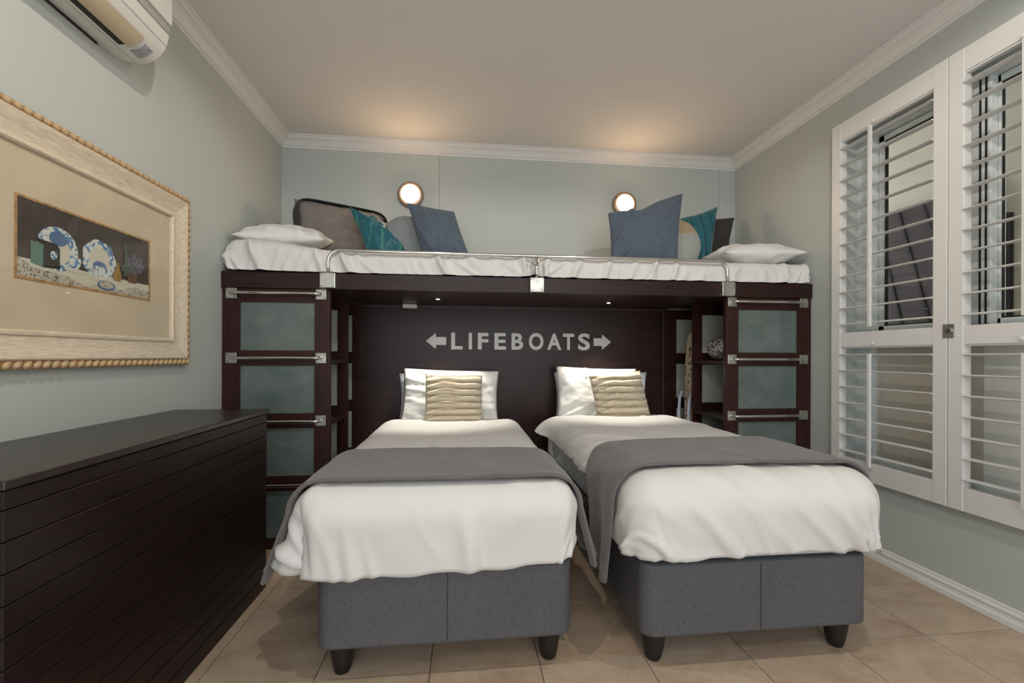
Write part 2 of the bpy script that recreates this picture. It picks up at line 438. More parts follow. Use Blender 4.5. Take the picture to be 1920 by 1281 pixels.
# ------------------------------------------------------------------ window behind the shutters
def window():
    win = bpy.data.objects.new('window_1', None); C.objects.link(win); win.location = (XR + 0.1, 1.9, WZ0)
    struct(win, 'white framed window with clear upper sashes behind the shutters')
    gx = 2.44
    m = MB()
    m.box(gx - 0.02, gx + 0.05, 2.41, WY1, WZ0, WZ1)                  # left jamb
    m.box(gx - 0.02, gx + 0.05, 1.812, 1.90, 1.26, WZ1)                # mullion
    m.box(gx - 0.02, gx + 0.05, 0.42, 0.50, WZ0, WZ1)
    m.box(gx - 0.018, gx + 0.048, WY0 + 0.002, WY1 - 0.002, 1.22, 1.31)                  # transom
    m.box(gx - 0.018, gx + 0.048, WY0 + 0.002, WY1 - 0.002, WZ1 - 0.07, WZ1)
    m.box(gx - 0.018, gx + 0.048, WY0 + 0.002, WY1 - 0.002, WZ0, WZ0 + 0.05)
    m.build('window_frame', 'window_white', win, bevel=0.003)
    for ym in (1.853, 1.829):
        MB().box(gx - 0.0225, gx - 0.019, ym - 0.004, ym + 0.004, 1.31, WZ1 - 0.07).build('meeting_gasket', 'gasket', win)
    MB().box(gx + 0.012, gx + 0.020, 1.862, 2.41, WZ0 + 0.01, 1.24).build('pane', 'pane_beige', win)
    MB().box(gx + 0.012, gx + 0.020, 0.50, 1.860, WZ0 + 0.01, 1.24).build('pane', 'pane_pale', win)
    # two glazed sashes above the transom
    t = 0.0; zt = WZ1 - 0.075; h = zt - 1.30
    for (a, b, fw) in ((1.905, 2.405, 0.030), (0.505, 1.810, 0.010)):
        def slab(y0, y1, d0, d1, x0, x1):
            vs = []
            for x in (x0, x1):
                for y in (y0, y1):
                    for d in (d0, d1):
                        vs.append((gx + 0.03 + x * math.cos(t) + d * math.sin(t), y, zt - d * math.cos(t) + x * math.sin(t)))
            return vs, [(0, 1, 3, 2), (4, 6, 7, 5), (0, 4, 5, 1), (2, 3, 7, 6), (0, 2, 6, 4), (1, 5, 7, 3)]
        fr = MB()
        for q in ((a, a + fw, 0, h), (b - fw, b, 0, h), (a, b, 0, 0.03), (a, b, h - 0.035, h)): fr.add(*slab(*q, -0.012, 0.016))
        sash = fr.build('sash_frame', 'window_white', win)
        gk = MB()
        for q in ((a + fw, a + fw + 0.006, 0.03, h - 0.035), (b - fw - (0.008 if fw > 0.02 else 0.001), b - fw, 0.03, h - 0.035), (a + fw, b - fw, 0.03, 0.037), (a + fw, b - fw, h - 0.042, h - 0.035)): gk.add(*slab(*q, -0.006, 0.010))
        gk.build('gasket', 'gasket', sash)
        MB().add([(gx + 0.032, a + 0.02, zt - 0.015), (gx + 0.032, b - 0.02, zt - 0.015), (gx + 0.032, b - 0.02, zt - h + 0.02), (gx + 0.032, a + 0.02, zt - h + 0.02)], [(0, 1, 2, 3)]).build('pane', 'picture_glass', sash)
window()

# what stands outside that window: the neighbouring wall, boxed in to stay dim, and a dark sheet roof against it
plain('outside_wall', (0.50, 0.46, 0.37), 0.85, nscale=2, namp=0.06)
plain('roof_sheet', (0.050, 0.036, 0.038), 0.6, nscale=3, namp=0.25)
plain('roof_seam', (0.012, 0.010, 0.012), 0.6)
ow = MB().box(3.75, 3.85, -0.6, 5.2, -0.4, 3.4).box(XR + 0.22, 3.75, 5.1, 5.2, -0.4, 3.4).box(XR + 0.22, 3.75, -0.6, -0.5, -0.4, 3.4)  # the wall, plus added end closings that keep world light out
ow.box(XR + 0.22, 3.75, -0.5, 5.1, 3.3, 3.4).box(XR + 0.22, 3.75, -0.5, 5.1, -0.4, -0.3)  # unseen lid and bottom, added to shut out the world light
struct(ow.build('wall_outside', 'outside_wall'), 'pale plastered wall outside the window, with added closings that block world light')
rf = thing('lean_to_roof', 'dark sheet roof with diagonal seams seen through the shutter louvres', 'roof', (3.5, 3.0, 0))
RA, RB = Vector((3.10, 0, 1.00)), Vector((3.72, 0, 2.42))
def roof_pt(u, v, off=0.0):
    d = RB - RA; nrm = Vector((-d.z, 0, d.x)).normalized(); p = RA + d * v + nrm * off
    return (p.x, 2.74 + 1.45 * u, p.z)
def roof_slab(quad, o0, o1, name, mat):
    vs = [roof_pt(u, v, o0) for u, v in quad] + [roof_pt(u, v, o1) for u, v in quad]
    MB().add(vs, [(0, 1, 2, 3), (7, 6, 5, 4), (0, 4, 5, 1), (1, 5, 6, 2), (2, 6, 7, 3), (3, 7, 4, 0)]).build(name, mat, rf)
roof_slab([(0, 0), (1, 0), (1, 1), (0, 1)], -0.03, 0.0, 'sheet', 'roof_sheet')
for k in range(12):
    u0 = -0.55 + 0.14 * k
    a, b = 0.0, 1.0
    ua, ub = u0, u0 + 0.62
    if ub > 1: b = (1 - ua) / 0.62; ub = 1
    if ua < 0: a = -ua / 0.62; ua = 0
    if b - a < 0.05: continue
    w = 0.012
    roof_slab([(ua, a), (min(1, ua + w), a), (min(1, ub + w), b), (ub, b)], 0.0, 0.012, 'seam', 'roof_seam')
pl_ = bpy.data.lights.new('passage_fill', 'POINT'); pl_.energy = 5.5; pl_.color = WARM; pl_.shadow_soft_size = 0.12  # unseen fill light, added to brighten the wall outside
po = bpy.data.objects.new('passage_fill', pl_); C.objects.link(po); po.location = (3.0, 0.2, 3.0)
tag(MB().box(3.705, 3.745, 2.665, 2.705, 0.0, 2.15).build('downpipe', 'gasket', bevel=0.005), 'thin dark downpipe on the wall outside the window', 'pipe')

# ------------------------------------------------------------------ plantation shutters
def louvre_mesh(y0, y1, w=0.066, t=0.011):
    pr = []
    for k in range(14):
        a = 2 * math.pi * k / 14
        pr.append((0.5 * w * math.cos(a), 0.5 * t * math.sin(a) * (1 if abs(math.cos(a)) < 0.9 else 0.8)))
    m = MB(); n = len(pr)
    m.add([(x, y, z) for y in (y0, y1) for x, z in pr], [tuple(range(n))[::-1], tuple(range(n, 2 * n))] + [(i, (i + 1) % n, n + (i + 1) % n, n + i) for i in range(n)])
    return m
def shutter(ya, yb, label, latch_side):
    t = thing('shutter_panel', label, 'shutter', (XS + 0.02, (ya + yb) / 2, 0.44), 'white louvred shutters on the window wall')
    x0, x1 = XS, XS + 0.044
    s = 0.066
    MB().box(x0, x1, ya, ya + s, 0.44, 2.585).build('stile', 'shutter_white', t, bevel=0.003)
    MB().box(x0, x1, yb - s, yb, 0.44, 2.585).build('stile', 'shutter_white', t, bevel=0.003)
    for (z0, z1) in ((2.475, 2.585), (1.213, 1.300), (0.44, 0.550)):
        MB().box(x0 + 0.002, x1 - 0.002, ya + s, yb - s, z0, z1).build('rail', 'shutter_white', t, bevel=0.003)
    for (z0, z1) in ((2.468, 2.475), (1.206, 1.213)):
        MB().box(x0 + 0.010, x1 - 0.010, ya + s, yb - s, z0, z1).build('rail_bead', 'shutter_white', t)
    xc = XS + 0.022
    def row(zs, tilt):
        base = None
        for z in zs:
            if base is None:
                base = louvre_mesh(ya + s + 0.001, yb - s - 0.001).build('louvre', 'shutter_white', t, smooth=False, bevel=0.0)
                o = base
            else:
                o = base.copy(); C.objects.link(o)
                o.parent = t; o.matrix_parent_inverse = base.matrix_parent_inverse.copy()
            o.location = (xc, 0, z); o.rotation_euler = (0, tilt, 0)
    row(np.linspace(2.425, 1.352, 12), math.radians(-7))
    row(np.linspace(1.165, 0.588, 7), math.radians(3))
    for (z0, z1) in ((1.325, 2.462), (0.528, 1.172)):
        yr = ya + (yb - ya) * (0.583 if not latch_side else 0.545)
        MB().box(XS - 0.024, XS - 0.010, yr - 0.009, yr + 0.009, z0, z1).build('tilt_rod', 'shutter_white', t, bevel=0.002)
    for z in (2.483, 1.232):
        MB().lathe([(0.004, 0), (0.010, 0.002), (0.010, 0.006), (0.006, 0.012)], (XS - 0.012, ya + (yb - ya) * 0.57, z), 'X', 12).build('button', 'shutter_white', t)
    return t
s1 = shutter(1.896, 2.571, 'white louvred shutter panel nearest the bunk, with tilt rod', 0)
s2 = shutter(1.219, 1.892, 'white louvred shutter panel cut off by the right picture edge', 1)
lt = MB().box(XS - 0.004, XS, 1.862, 1.893, 1.245, 1.311).build('latch', 'plate_steel', s2, bevel=0.001)
MB().lathe([(0.013, -0.008), (0.013, 0.004)], (XS - 0.006, 1.880, 1.278), 'X', 14).build('knob', 'steel', lt)
MB().box(XS - 0.004, XS, 1.896, 1.912, 1.245, 1.311).build('strike_plate', 'plate_steel', s1, bevel=0.001)

# ------------------------------------------------------------------ bunk platform, headboard, sign
plat = thing('bunk_platform', 'dark wooden bunk platform spanning the room above both beds', 'bunk bed', ((XL + XR) / 2, 3.2, 1.544))
MB().box(XL + 0.002, XR - 0.002, YF - 0.012, YF + 0.018, 1.547, 1.643).build('fascia', 'wood_x', plat, bevel=0.003)
MB().box(XL + 0.002, XR - 0.002, YF + 0.018, YB - 0.002, 1.560, 1.620).build('underside_board', 'wood_x', plat)
rail_r = 0.0105
yr = YF - 0.030
gr = MB()
def arc(cx, cz, r, a0, a1, n=8):
    return [(cx + r * math.cos(a0 + (a1 - a0) * k / n), yr, cz + r * math.sin(a0 + (a1 - a0) * k / n)) for k in range(n + 1)]
zt = 1.776; R = 0.065
path = [(-0.797, yr, 1.60)] + arc(-0.797 + R, zt - R, R, math.pi, math.pi / 2) + arc(1.722 - R, zt - R, R, math.pi / 2, 0) + [(1.722, yr, 1.60)]
gr.tube(path, rail_r, 12)
gr.tube([(0.458, yr, 1.60), (0.458, yr, zt)], rail_r, 12)
rail = gr.build('guard_rail', 'chrome', plat, smooth=True)
for (px, m) in ((-0.797, 'chrome'), (0.458, 'plate_steel'), (1.725, 'plate_steel')):
    pl = MB().box(px - 0.045, px + 0.045, YF - 0.046, YF - 0.012, 1.549, 1.641).build('bracket_plate', m, rail, bevel=0.004)
MBs = MB()
for px in (-0.797, 0.458, 1.725):
    for dx in (-0.034, 0.034):
        for z in (1.560, 1.630):
            MB().lathe([(0.0035, -0.0015), (0.0035, 0.001)], (px + dx, YF - 0.046, z), 'Y', 10).build('screw', 'screw', rail)

hb = thing('headboard_panel', 'dark polished wooden wall panel behind the beds', 'panel', (0.45, YB - 0.01, 0))
MB().box(-0.800, 1.690, YB - 0.022, YB - 0.001, 0.0, 1.5595).build('board', 'wood_x', hb, bevel=0.001)
g = MB().box(-0.800, 1.690, YB - 0.0235, YB - 0.021, 1.5415, 1.5435)
g.box(-0.8035, -0.8005, YB - 0.0215, YB - 0.001, 0.5, 1.5405).box(1.6905, 1.6925, YB - 0.0215, YB - 0.001, 0.5, 1.5405)
g.build('sealant_bead', 'sealant', hb)
MB().box(-0.90, -0.8035, YB - 0.020, YB - 0.001, 0, 1.556).build('filler_strip', 'wood_z', hb)
MB().box(1.6925, 1.736, YB - 0.020, YB - 0.001, 0, 1.556).build('filler_strip', 'wood_z', hb)

sign = thing('wall_sign', 'brushed steel letters reading LIFEBOATS between two arrows', 'sign', (0.47, YB - 0.025, 1.27))
ys = YB - 0.0221
def letter(ch, x0, x1, z0, z1):
    cu = bpy.data.curves.new('letter', 'FONT'); cu.body = ch; cu.size = 1.0; cu.extrude = 0.0; cu.offset = 0.03; cu.resolution_u = 6
    ob = bpy.data.objects.new('tmp', cu); C.objects.link(ob)
    dg = bpy.context.evaluated_depsgraph_get(); dg.update()
    me = bpy.data.meshes.new_from_object(ob.evaluated_get(dg)); bpy.data.objects.remove(ob)
    v = np.array([w.co[:] for w in me.vertices]); mn, mx = v.min(0), v.max(0)
    bm = bmesh.new(); bm.from_mesh(me)
    for w in bm.verts:
        fx = (w.co.x - mn[0]) / (mx[0] - mn[0]); fz = (w.co.y - mn[1]) / (mx[1] - mn[1])
        w.co = (x0 + fx * (x1 - x0), ys, z0 + fz * (z1 - z0))
    bmesh.ops.remove_doubles(bm, verts=bm.verts, dist=1e-5)
    r = bmesh.ops.extrude_face_region(bm, geom=bm.faces[:])
    for w in [q for q in r['geom'] if isinstance(q, bmesh.types.BMVert)]: w.co.y -= 0.006
    bmesh.ops.recalc_face_normals(bm, faces=bm.faces)
    for q in bm.faces: q.smooth = False
    m2 = bpy.data.meshes.new('letter'); bm.to_mesh(m2); bm.free(); m2.materials.append(MATS['letter_steel'])
    o = bpy.data.objects.new('letter', m2); C.objects.link(o); adopt(o, sign)
    o['label'] = 'steel letter ' + ch
spec = [('L', 612, 674), ('I', 707, 725), ('F', 757, 815), ('E', 848, 912), ('B', 943, 1008), ('O', 1040, 1122), ('A', 1143, 1224), ('T', 1233, 1297), ('S', 1320, 1388)]
def sx(p):      # column of the lettering -> metres along the panel
    return -0.093 + (p - 612) / (1388 - 612) * (1.124 - 0.0 - 0.0 + 0.02)
for ch, a, b in spec:
    o = 0.003 if ch in 'OS' else 0
    letter(ch, sx(a), sx(b), 1.203 - o, 1.338 + o)
for (tipx, endx) in ((-0.293, -0.133), (1.232, 1.083)):
    d = 1 if endx > tipx else -1
    hx = tipx + d * 0.078; zc = 1.270
    MB().prism([(tipx, zc), (hx, zc + 0.064), (hx, zc + 0.032), (endx, zc + 0.032), (endx, zc - 0.032), (hx, zc - 0.032), (hx, zc - 0.064)], ys - 0.006, ys, 'Y').build('arrow', 'letter_steel', sign)

tag(MB().box(-0.470, -0.362, YB - 0.085, YB - 0.024, 1.527, 1.558).build('junction_box', 'white_plastic', bevel=0.006), 'small white plastic box fixed at the top of the headboard panel', 'junction box')

for (px, py, which) in ((-0.18, 3.263, 'above the left bed pillows'), (1.106, 3.319, 'above the right bed pillows')):
    t = thing('downlight', 'small recessed spotlight in the bunk underside ' + which, 'downlight', (px, py, 1.56), 'spotlights under the bunk')
    MB().lathe([(0.026, 0.001), (0.026, -0.0012), (0.020, -0.0016), (0.015, -0.0016), (0.0135, -0.0005)], (px, py, 1.560), 'Z', 24).build('ring', 'chrome', t)
    MB().lathe([(0.0132, -0.0004), (0.011, -0.0022), (0.003, -0.0026)], (px, py, 1.560), 'Z', 20).build('lens', 'spot_glow', t)
    spot('bunk_spot', (px, py, 1.545), 38.0, (1.0, 0.93, 0.80), 84, 0.5, 0.012)

# ------------------------------------------------------------------ storage units under the bunk
PR = [(1.465, 1.180), (1.090, 0.805), (0.717, 0.432), (0.345, 0.065)]     # pane rows
HZ = [1.516, 1.135, 0.760, 0.384]
def ladder(name, t, xa, xb, y0, y1, st_l, st_r, pm, grain='wood_z'):
    f = MB()
    f.box(xa, xa + st_l, y0, y1, 0, 1.545); f.box(xb - st_r, xb, y0, y1, 0, 1.545)
    zs = [1.545] + [z for p in PR for z in p] + [0.0]
    for k in range(0, len(zs), 2):
        f.box(xa + st_l, xb - st_r, y0 + 0.001, y1 - 0.001, zs[k + 1], zs[k])
    fr = f.build(name, grain, t, bevel=0.0)
    for (z1, z0) in PR:
        MB().box(xa + st_l - 0.004, xb - st_r + 0.004, y0 + 0.009, y1 - 0.006, z0 - 0.004, z1 + 0.004).build('pane', pm, fr)
    return fr
def unit(side):
    if side < 0: xa, xb = XL + 0.004, -0.793; sl, sr = 0.098, 0.090; lab = 'left storage unit of dark wood with four frosted panes, behind the chest'
    else: xa, xb = 1.731, XR - 0.004; sl, sr = 0.090, 0.098; lab = 'right storage unit of dark wood with frosted panes, beside the shutters'
    t = thing('storage_unit', lab, 'storage unit', ((xa + xb) / 2, 3.2, 0), 'storage units carrying the bunk')
    ladder('front_frame', t, xa, xb, YF, YF + 0.030, sl, sr, 'frosted_pane')
    ladder('divider_frame', t, xa, xb, 3.205, 3.232, 0.068, 0.068, 'frosted_inner')
    ladder('back_frame', t, xa, xb, 3.612, 3.634, 0.066, 0.066, 'frosted_inner')
    wx = (xa, xa + 0.012) if side < 0 else (xb - 0.012, xb)
    MB().box(*wx, YF + 0.03, 3.205, 0, 1.545).build('side_panel', 'wood_z', t)
    MB().box(*wx, 3.232, 3.612, 0, 1.545).build('side_panel', 'wood_z', t)
    ix = (xa + 0.012, xb) if side < 0 else (xa, xb - 0.012)
    for z in (1.125, 0.752, 0.375):
        MB().box(*ix, YF + 0.030, 3.205, z - 0.024, z).build('shelf', 'wood_y', t, bevel=0.001)
    MB().box(*ix, YF + 0.030, 3.205, 0, 0.06).build('plinth', 'wood_y', t)
    for z in HZ:
        ha, hb_ = (-1.352, -0.845) if side < 0 else (1.775, 2.290)
        b = MB(); yb = YF - 0.034; rr = 0.0095
        pts = [(ha, YF - 0.004, z)]
        for k in range(7):
            a = math.pi / 2 * k / 6; pts.append((ha + 0.026 * (1 - math.cos(a)), YF - 0.008 - 0.026 * math.sin(a), z))
        for k in range(7):
            a = math.pi / 2 * (1 - k / 6); pts.append((hb_ - 0.026 * (1 - math.cos(a)), YF - 0.008 - 0.026 * math.sin(a), z))
        pts.append((hb_, YF - 0.004, z))
        bar = b.tube(pts, rr, 12).build('grab_rail', 'chrome', t, smooth=True)
        for hx in (ha, hb_):
            MB().box(hx - 0.030, hx + 0.030, YF - 0.0045, YF - 0.0002, z - 0.031, z + 0.031).build('rail_plate', 'plate_steel', bar, bevel=0.0018)
            sc = MB()
            for dx in (-0.022, 0.022):
                for dz in (-0.022, 0.022): sc.lathe([(0.003, -0.001), (0.003, 0.0005)], (hx + dx, YF - 0.0045, z + dz), 'Y', 8)
            sc.build('screws', 'screw', bar)
    return t
unit(-1); unit(1)

# things kept in the right unit
def pouch():
    n, m = 28, 20; P = np.zeros((n, m, 3))
    for i in range(n):
        a = 2 * math.pi * i / n
        for j in range(m):
            v = -1 + 2 * j / (m - 1)
            r = 0.083 * max(0.0, 1 - abs(v) ** 3.5) ** 0.5
            P[i, j] = (1.845 + r * math.cos(a) * 1.05, 3.0 + 0.12 * v, 1.126 + 0.083 + r * math.sin(a))
    tag(MB().grid(P, True).build('rolled_pouch', 'pouch_print', smooth=True, weld=True), 'round black and white patterned bundle on the upper shelf', 'bundle')
pouch()
ib = thing('ironing_board', 'ironing board with patterned cover and blue-grey legs stood on end', 'ironing board', (1.80, 3.42, 0))
bd = MB()
out = []
for k in range(40):
    a = 2 * math.pi * k / 40
    out.append((0.10 * math.copysign(abs(math.cos(a)) ** 0.7, math.cos(a)), 0.72 + 0.62 * math.copysign(abs(math.sin(a)) ** 0.85, math.sin(a))))
bd.prism([(3.335 + y, z) for y, z in out], 1.776, 1.802, 'X')
bd.build('cover', 'ironing_cover', ib, bevel=0.006)
for dy in (-0.10, 0.06):
    MB().tube([(1.770, 3.40 + dy, 0.0), (1.752, 3.40 + dy, 0.40), (1.745, 3.40 + dy, 0.72), (1.752, 3.40 + dy, 0.83), (1.775, 3.40 + dy, 0.875)], 0.012, 10).build('leg', 'ironing_leg', ib, smooth=True)

# ------------------------------------------------------------------ wall lamps
for (lx, lz, lab) in ((-0.418, 2.434, 'left round bulkhead wall lamp above the pile with the taupe cushion'), (1.345, 2.430, 'right round bulkhead wall lamp behind the big blue cushion')):
    t = thing('bulkhead_lamp', lab, 'wall lamp', (lx, YB, lz), 'round wall lamps over the bunk')
    MB().lathe([(0.102, 0.0), (0.102, -0.030), (0.097, -0.042), (0.086, -0.046), (0.073, -0.046), (0.071, -0.030)], (lx, YB, lz), 'Y', 40).build('ring', 'ring_bronze', t, smooth=False, bevel=0.003)
    MB().lathe([(0.0715, -0.040), (0.063, -0.054), (0.046, -0.065), (0.024, -0.071), (0.003, -0.073)], (lx, YB, lz), 'Y', 40).build('diffuser', 'lamp_glow', t, smooth=True)
    for a in (0.5, 2.6, 4.7):
        MB().lathe([(0.006, -0.049), (0.006, -0.044)], (lx + 0.088 * math.cos(a), YB, lz + 0.088 * math.sin(a)), 'Y', 10).build('screw', 'screw', t)

# ------------------------------------------------------------------ chest by the left wall
ch = thing('chest', 'long dark wooden chest with planked front against the left wall', 'chest', (-1.19, 1.71, 0))
CY0, CY1 = 1.062, 2.345
MB().box(XL + 0.028, XD - 0.012, CY0 + 0.004, CY1 - 0.004, 0, 0.862).build('carcass', 'wood_dark', ch)
MB().box(XL + 0.003, XD + 0.006, CY0 - 0.004, CY1 + 0.016, 0.862, 0.883).build('top', 'wood_top', ch, bevel=0.003)
zs = [0.8605, 0.818] + [0.818 - 0.0685 * k for k in range(1, 12)]
zs.append(0.0)
for k in range(len(zs) - 1):
    MB().box(XD - 0.013, XD, CY0, CY1, zs[k + 1] + 0.0012, zs[k] - 0.0012).build('plank', 'wood_chest', ch, bevel=0.0016, seg=1)
MB().box(XL + 0.028, XD - 0.013, CY1 - 0.004, CY1, 0, 0.862).build('end_panel', 'wood_chest', ch)
MB().box(XL + 0.028, XD - 0.013, CY0, CY0 + 0.004, 0, 0.862).build('end_panel', 'wood_dark', ch)

# ------------------------------------------------------------------ air conditioner
def aircon():
    t = thing('air_conditioner', 'white wall-mounted air conditioner at the top left', 'air conditioner', (XL, 1.53, 2.34))
    y0, y1 = 1.10, 1.985
    # side profile (distance from wall, height)
    pr = [(0.0, 2.354), (0.045, 2.345), (0.10, 2.343), (0.135, 2.354), (0.165, 2.380), (0.188, 2.418), (0.198, 2.460), (0.200, 2.62), (0.19, 2.64), (0.0, 2.64)]
    def smooth_prof(P, n=5):
        out = []
        for i in range(len(P) - 1):
            p0, p1, p2, p3 = P[max(i - 1, 0)], P[i], P[i + 1], P[min(i + 2, len(P) - 1)]
            for k in range(n):
                f = k / n
                out.append(tuple(0.5 * (2 * b + (c - a) * f + (2 * a - 5 * b + 4 * c - d) * f * f + (3 * b - a - 3 * c + d) * f ** 3) for a, b, c, d in zip(p0, p1, p2, p3)))
        return out + [P[-1]]
    pr = smooth_prof(pr[:7]) + pr[7:]
    MB().prism([(XL + d, z) for d, z in pr], y0, y1, 'Y').build('casing', 'ac_white', t)
    def band(d0, d1, off, ya, yb, name, mat, parent=None, n=8):
        # a strip lying on the curved belly between two distances along the profile
        seg = []; P = [Vector((d, 0, z)) for d, z in pr[:-2]]
        L = [0]
        for i in range(1, len(P)): L.append(L[-1] + (P[i] - P[i - 1]).length)
        def at(q):
            for i in range(1, len(P)):
                if q <= L[i]: 
                    f = (q - L[i - 1]) / (L[i] - L[i - 1]); tn = (P[i] - P[i - 1]).normalized()
                    p = P[i - 1].lerp(P[i], f); nn = Vector((tn.z, 0, -tn.x)); return p, nn
            return P[-1], Vector((1, 0, 0))
        rows = []
        for k in range(n + 1):
            p, nn = at(d0 + (d1 - d0) * k / n); q = p + nn * off
            rows.append([(XL + q.x, ya, q.z), (XL + q.x, yb, q.z)])
        for k in range(n, -1, -1):
            p, nn = at(d0 + (d1 - d0) * k / n); q = p - nn * 0.003
            rows.append([(XL + q.x, ya, q.z), (XL + q.x, yb, q.z)])
        m = MB(); A = np.array(rows); m.grid(A, True); k = len(rows)
        m.f.append(tuple(2 * i for i in range(k))); m.f.append(tuple(2 * i + 1 for i in range(k))[::-1])
        return m.build(name, mat, parent or t)
    band(0.090, 0.118, 0.0012, y0 + 0.05, y1 - 0.115, 'air_slot', 'black')
    band(0.116, 0.185, 0.006, y0 + 0.05, y1 - 0.105, 'flap', 'ac_flap')
    band(0.072, 0.075, 0.0008, y0 + 0.01, y1 - 0.004, 'seam', 'ac_grey')
    band(0.222, 0.226, 0.0008, y0 + 0.01, y1, 'seam', 'ac_grey')
    d = band(0.108, 0.170, 0.0018, y1 - 0.080, y1 - 0.035, 'display', 'ac_display')
    band(0.108, 0.122, 0.0024, y1 - 0.080, y1 - 0.035, 'display_end', 'ac_grey', d)
    for k in range(3): band(0.131 + 0.008 * k, 0.135 + 0.008 * k, 0.0026, y1 - 0.062, y1 - 0.055, 'indicator', 'ac_grey', d)
    band(0.160, 0.163, 0.0026, y1 - 0.055, y1 - 0.049, 'indicator', 'black', d)
    MB().box(XL + 0.198, XL + 0.214, y0 + 0.004, y1 - 0.002, 2.50, 2.642).build('front_cover', 'ac_white', t, bevel=0.005)
    MB().box(XL + 0.199, XL + 0.203, y0 + 0.004, y1 - 0.002, 2.468, 2.500).build('intake_grille', 'ac_grey', t)
    MB().box(XL + 0.0005, XL + 0.004, y0, y1 - 0.10, 2.344, 2.354).build('back_plate', 'wood_dark', t)
aircon()

# ------------------------------------------------------------------ framed picture
def picture():
    t = thing('framed_picture', 'framed still life of blue and white china in a cream and gold frame', 'picture', (XL, 1.864, 1.10))
    ya, yb, za, zb = 1.296, 2.432, 1.102, 1.940
    # profile: (inset from outer edge, height above wall)
    cream = [(0.030, 0.0), (0.030, 0.036), (0.036, 0.040), (0.050, 0.036), (0.075, 0.026), (0.100, 0.020), (0.108, 0.019), (0.112, 0.025), (0.122, 0.026), (0.128, 0.020), (0.128, 0.0)]
    gold = [(0.0, 0.0), (0.0, 0.020), (0.003, 0.026), (0.028, 0.030), (0.031, 0.028), (0.031, 0.0)]
    def sweep(pr, name, mat, bev=0.0):
        rows = []
        for (i, h) in pr:
            rows.append([(XL + h, ya + i, za + i), (XL + h, yb - i, za + i), (XL + h, yb - i, zb - i), (XL + h, ya + i, zb - i), (XL + h, ya + i, za + i)])
        return MB().grid(np.array(rows)).build(name, mat, t, bevel=bev, weld=True)
    sweep(cream, 'moulding', 'frame_cream', 0.001)
    gd = sweep(gold, 'gilt_edge', 'frame_gold')
    # carved leaf and bead ornament along the gilt edge
    bead = None
    def put(y, z, ang):
        nonlocal bead
        if bead is None:
            P = np.zeros((10, 7, 3))
            for i in range(10):
                a = 2 * math.pi * i / 10
                for j in range(7):
                    v = -1 + 2 * j / 6; r = max(0.0, 1 - v * v) ** 0.6
                    P[i, j] = (0.010 * r * math.cos(a), 0.0175 * v, 0.0125 * r * math.sin(a) + 0.004 * v)
            bead = MB().grid(P, True).build('carved_leaf', 'frame_gold', gd, smooth=True, weld=True); o = bead
            bead.data.materials[0] = MATS['frame_gold_light']
        else:
            o = bead.copy(); C.objects.link(o); o.parent = gd
        o.matrix_parent_inverse = Matrix.Identity(4)
        o.location = (XL + 0.029, y, z); o.rotation_euler = (ang, 0, 0)
    plain('frame_gold_light', (0.50, 0.35, 0.19), 0.5, nscale=70, namp=0.3)
    n = 34
    for k in range(n):
        y = ya + 0.02 + (yb - ya - 0.04) * k / (n - 1)
        put(y, za + 0.016, 0.35); put(y, zb - 0.016, -0.35)
    for k in range(1, 24):
        z = za + 0.02 + (zb - za - 0.04) * k / 24
        put(yb - 0.016, z, math.pi / 2 + 0.35)
    MB().box(XL + 0.002, XL + 0.010, ya + 0.12, yb - 0.12, za + 0.12, zb - 0.12).build('mat_board', 'mat_board', t)
    # the print: flat shapes laid on one another
    iy0, iy1, iz0, iz1 = 1.567, 2.160, 1.400, 1.652
    b = MB()
    for q in ((iy0 - 0.008, iy1 + 0.008, iz0 - 0.008, iz0), (iy0 - 0.008, iy1 + 0.008, iz1, iz1 + 0.008), (iy0 - 0.008, iy0, iz0, iz1), (iy1, iy1 + 0.008, iz0, iz1)):
        b.box(XL + 0.009, XL + 0.0125, *q)
    b.build('slip_moulding', 'frame_gold', t)
    art = MB().box(XL + 0.009, XL + 0.0105, iy0, iy1, iz0, iz1).build('artwork', 'paint_dark', t)
    W_, H_ = iy1 - iy0, iz1 - iz0
    lay = [0]
    def flat(pts, name, mat):
        lay[0] += 1; x = XL + 0.0105 + 0.00012 * lay[0]
        MB().prism([(iy0 + u * W_, iz0 + v * H_) for u, v in pts], x - 0.0001, x, 'X').build(name, mat, art)
    def ell(cu, cv, ru, rv, n=28, wob=0.0):
        return [(cu + ru * math.cos(2 * math.pi * k / n) * (1 + wob * math.cos(7 * 2 * math.pi * k / n)), cv + rv * math.sin(2 * math.pi * k / n) * (1 + wob * math.cos(7 * 2 * math.pi * k / n))) for k in range(n)]
    flat([(0, 0), (1, 0), (1, 0.24), (0, 0.24)], 'tablecloth', 'lace')
    flat([(0, 0.24), (0.10, 0.14), (0.30, 0.12), (0.44, 0.02), (0.55, 0.10), (0.72, 0.06), (0.86, 0.16), (1, 0.12), (1, 0.24)], 'table_edge', 'paint_cream')
    flat(ell(0.245, 0.46, 0.135, 0.30), 'plate_rim', 'willow')
    flat(ell(0.245, 0.44, 0.085, 0.18), 'plate_well', 'paint_cream')
    flat(ell(0.245, 0.60, 0.060, 0.10), 'plate_flower', 'paint_blue')
    flat(ell(0.545, 0.46, 0.135, 0.30, 42, 0.04), 'platter_rim', 'willow')
    flat(ell(0.545, 0.46, 0.080, 0.20), 'platter_well', 'paint_cream')
    flat(ell(0.545, 0.36, 0.055, 0.08), 'platter_flower', 'paint_blue')
    flat([(0.075, 0.20), (0.150, 0.17), (0.150, 0.47), (0.075, 0.49)], 'tin_side', 'paint_green')
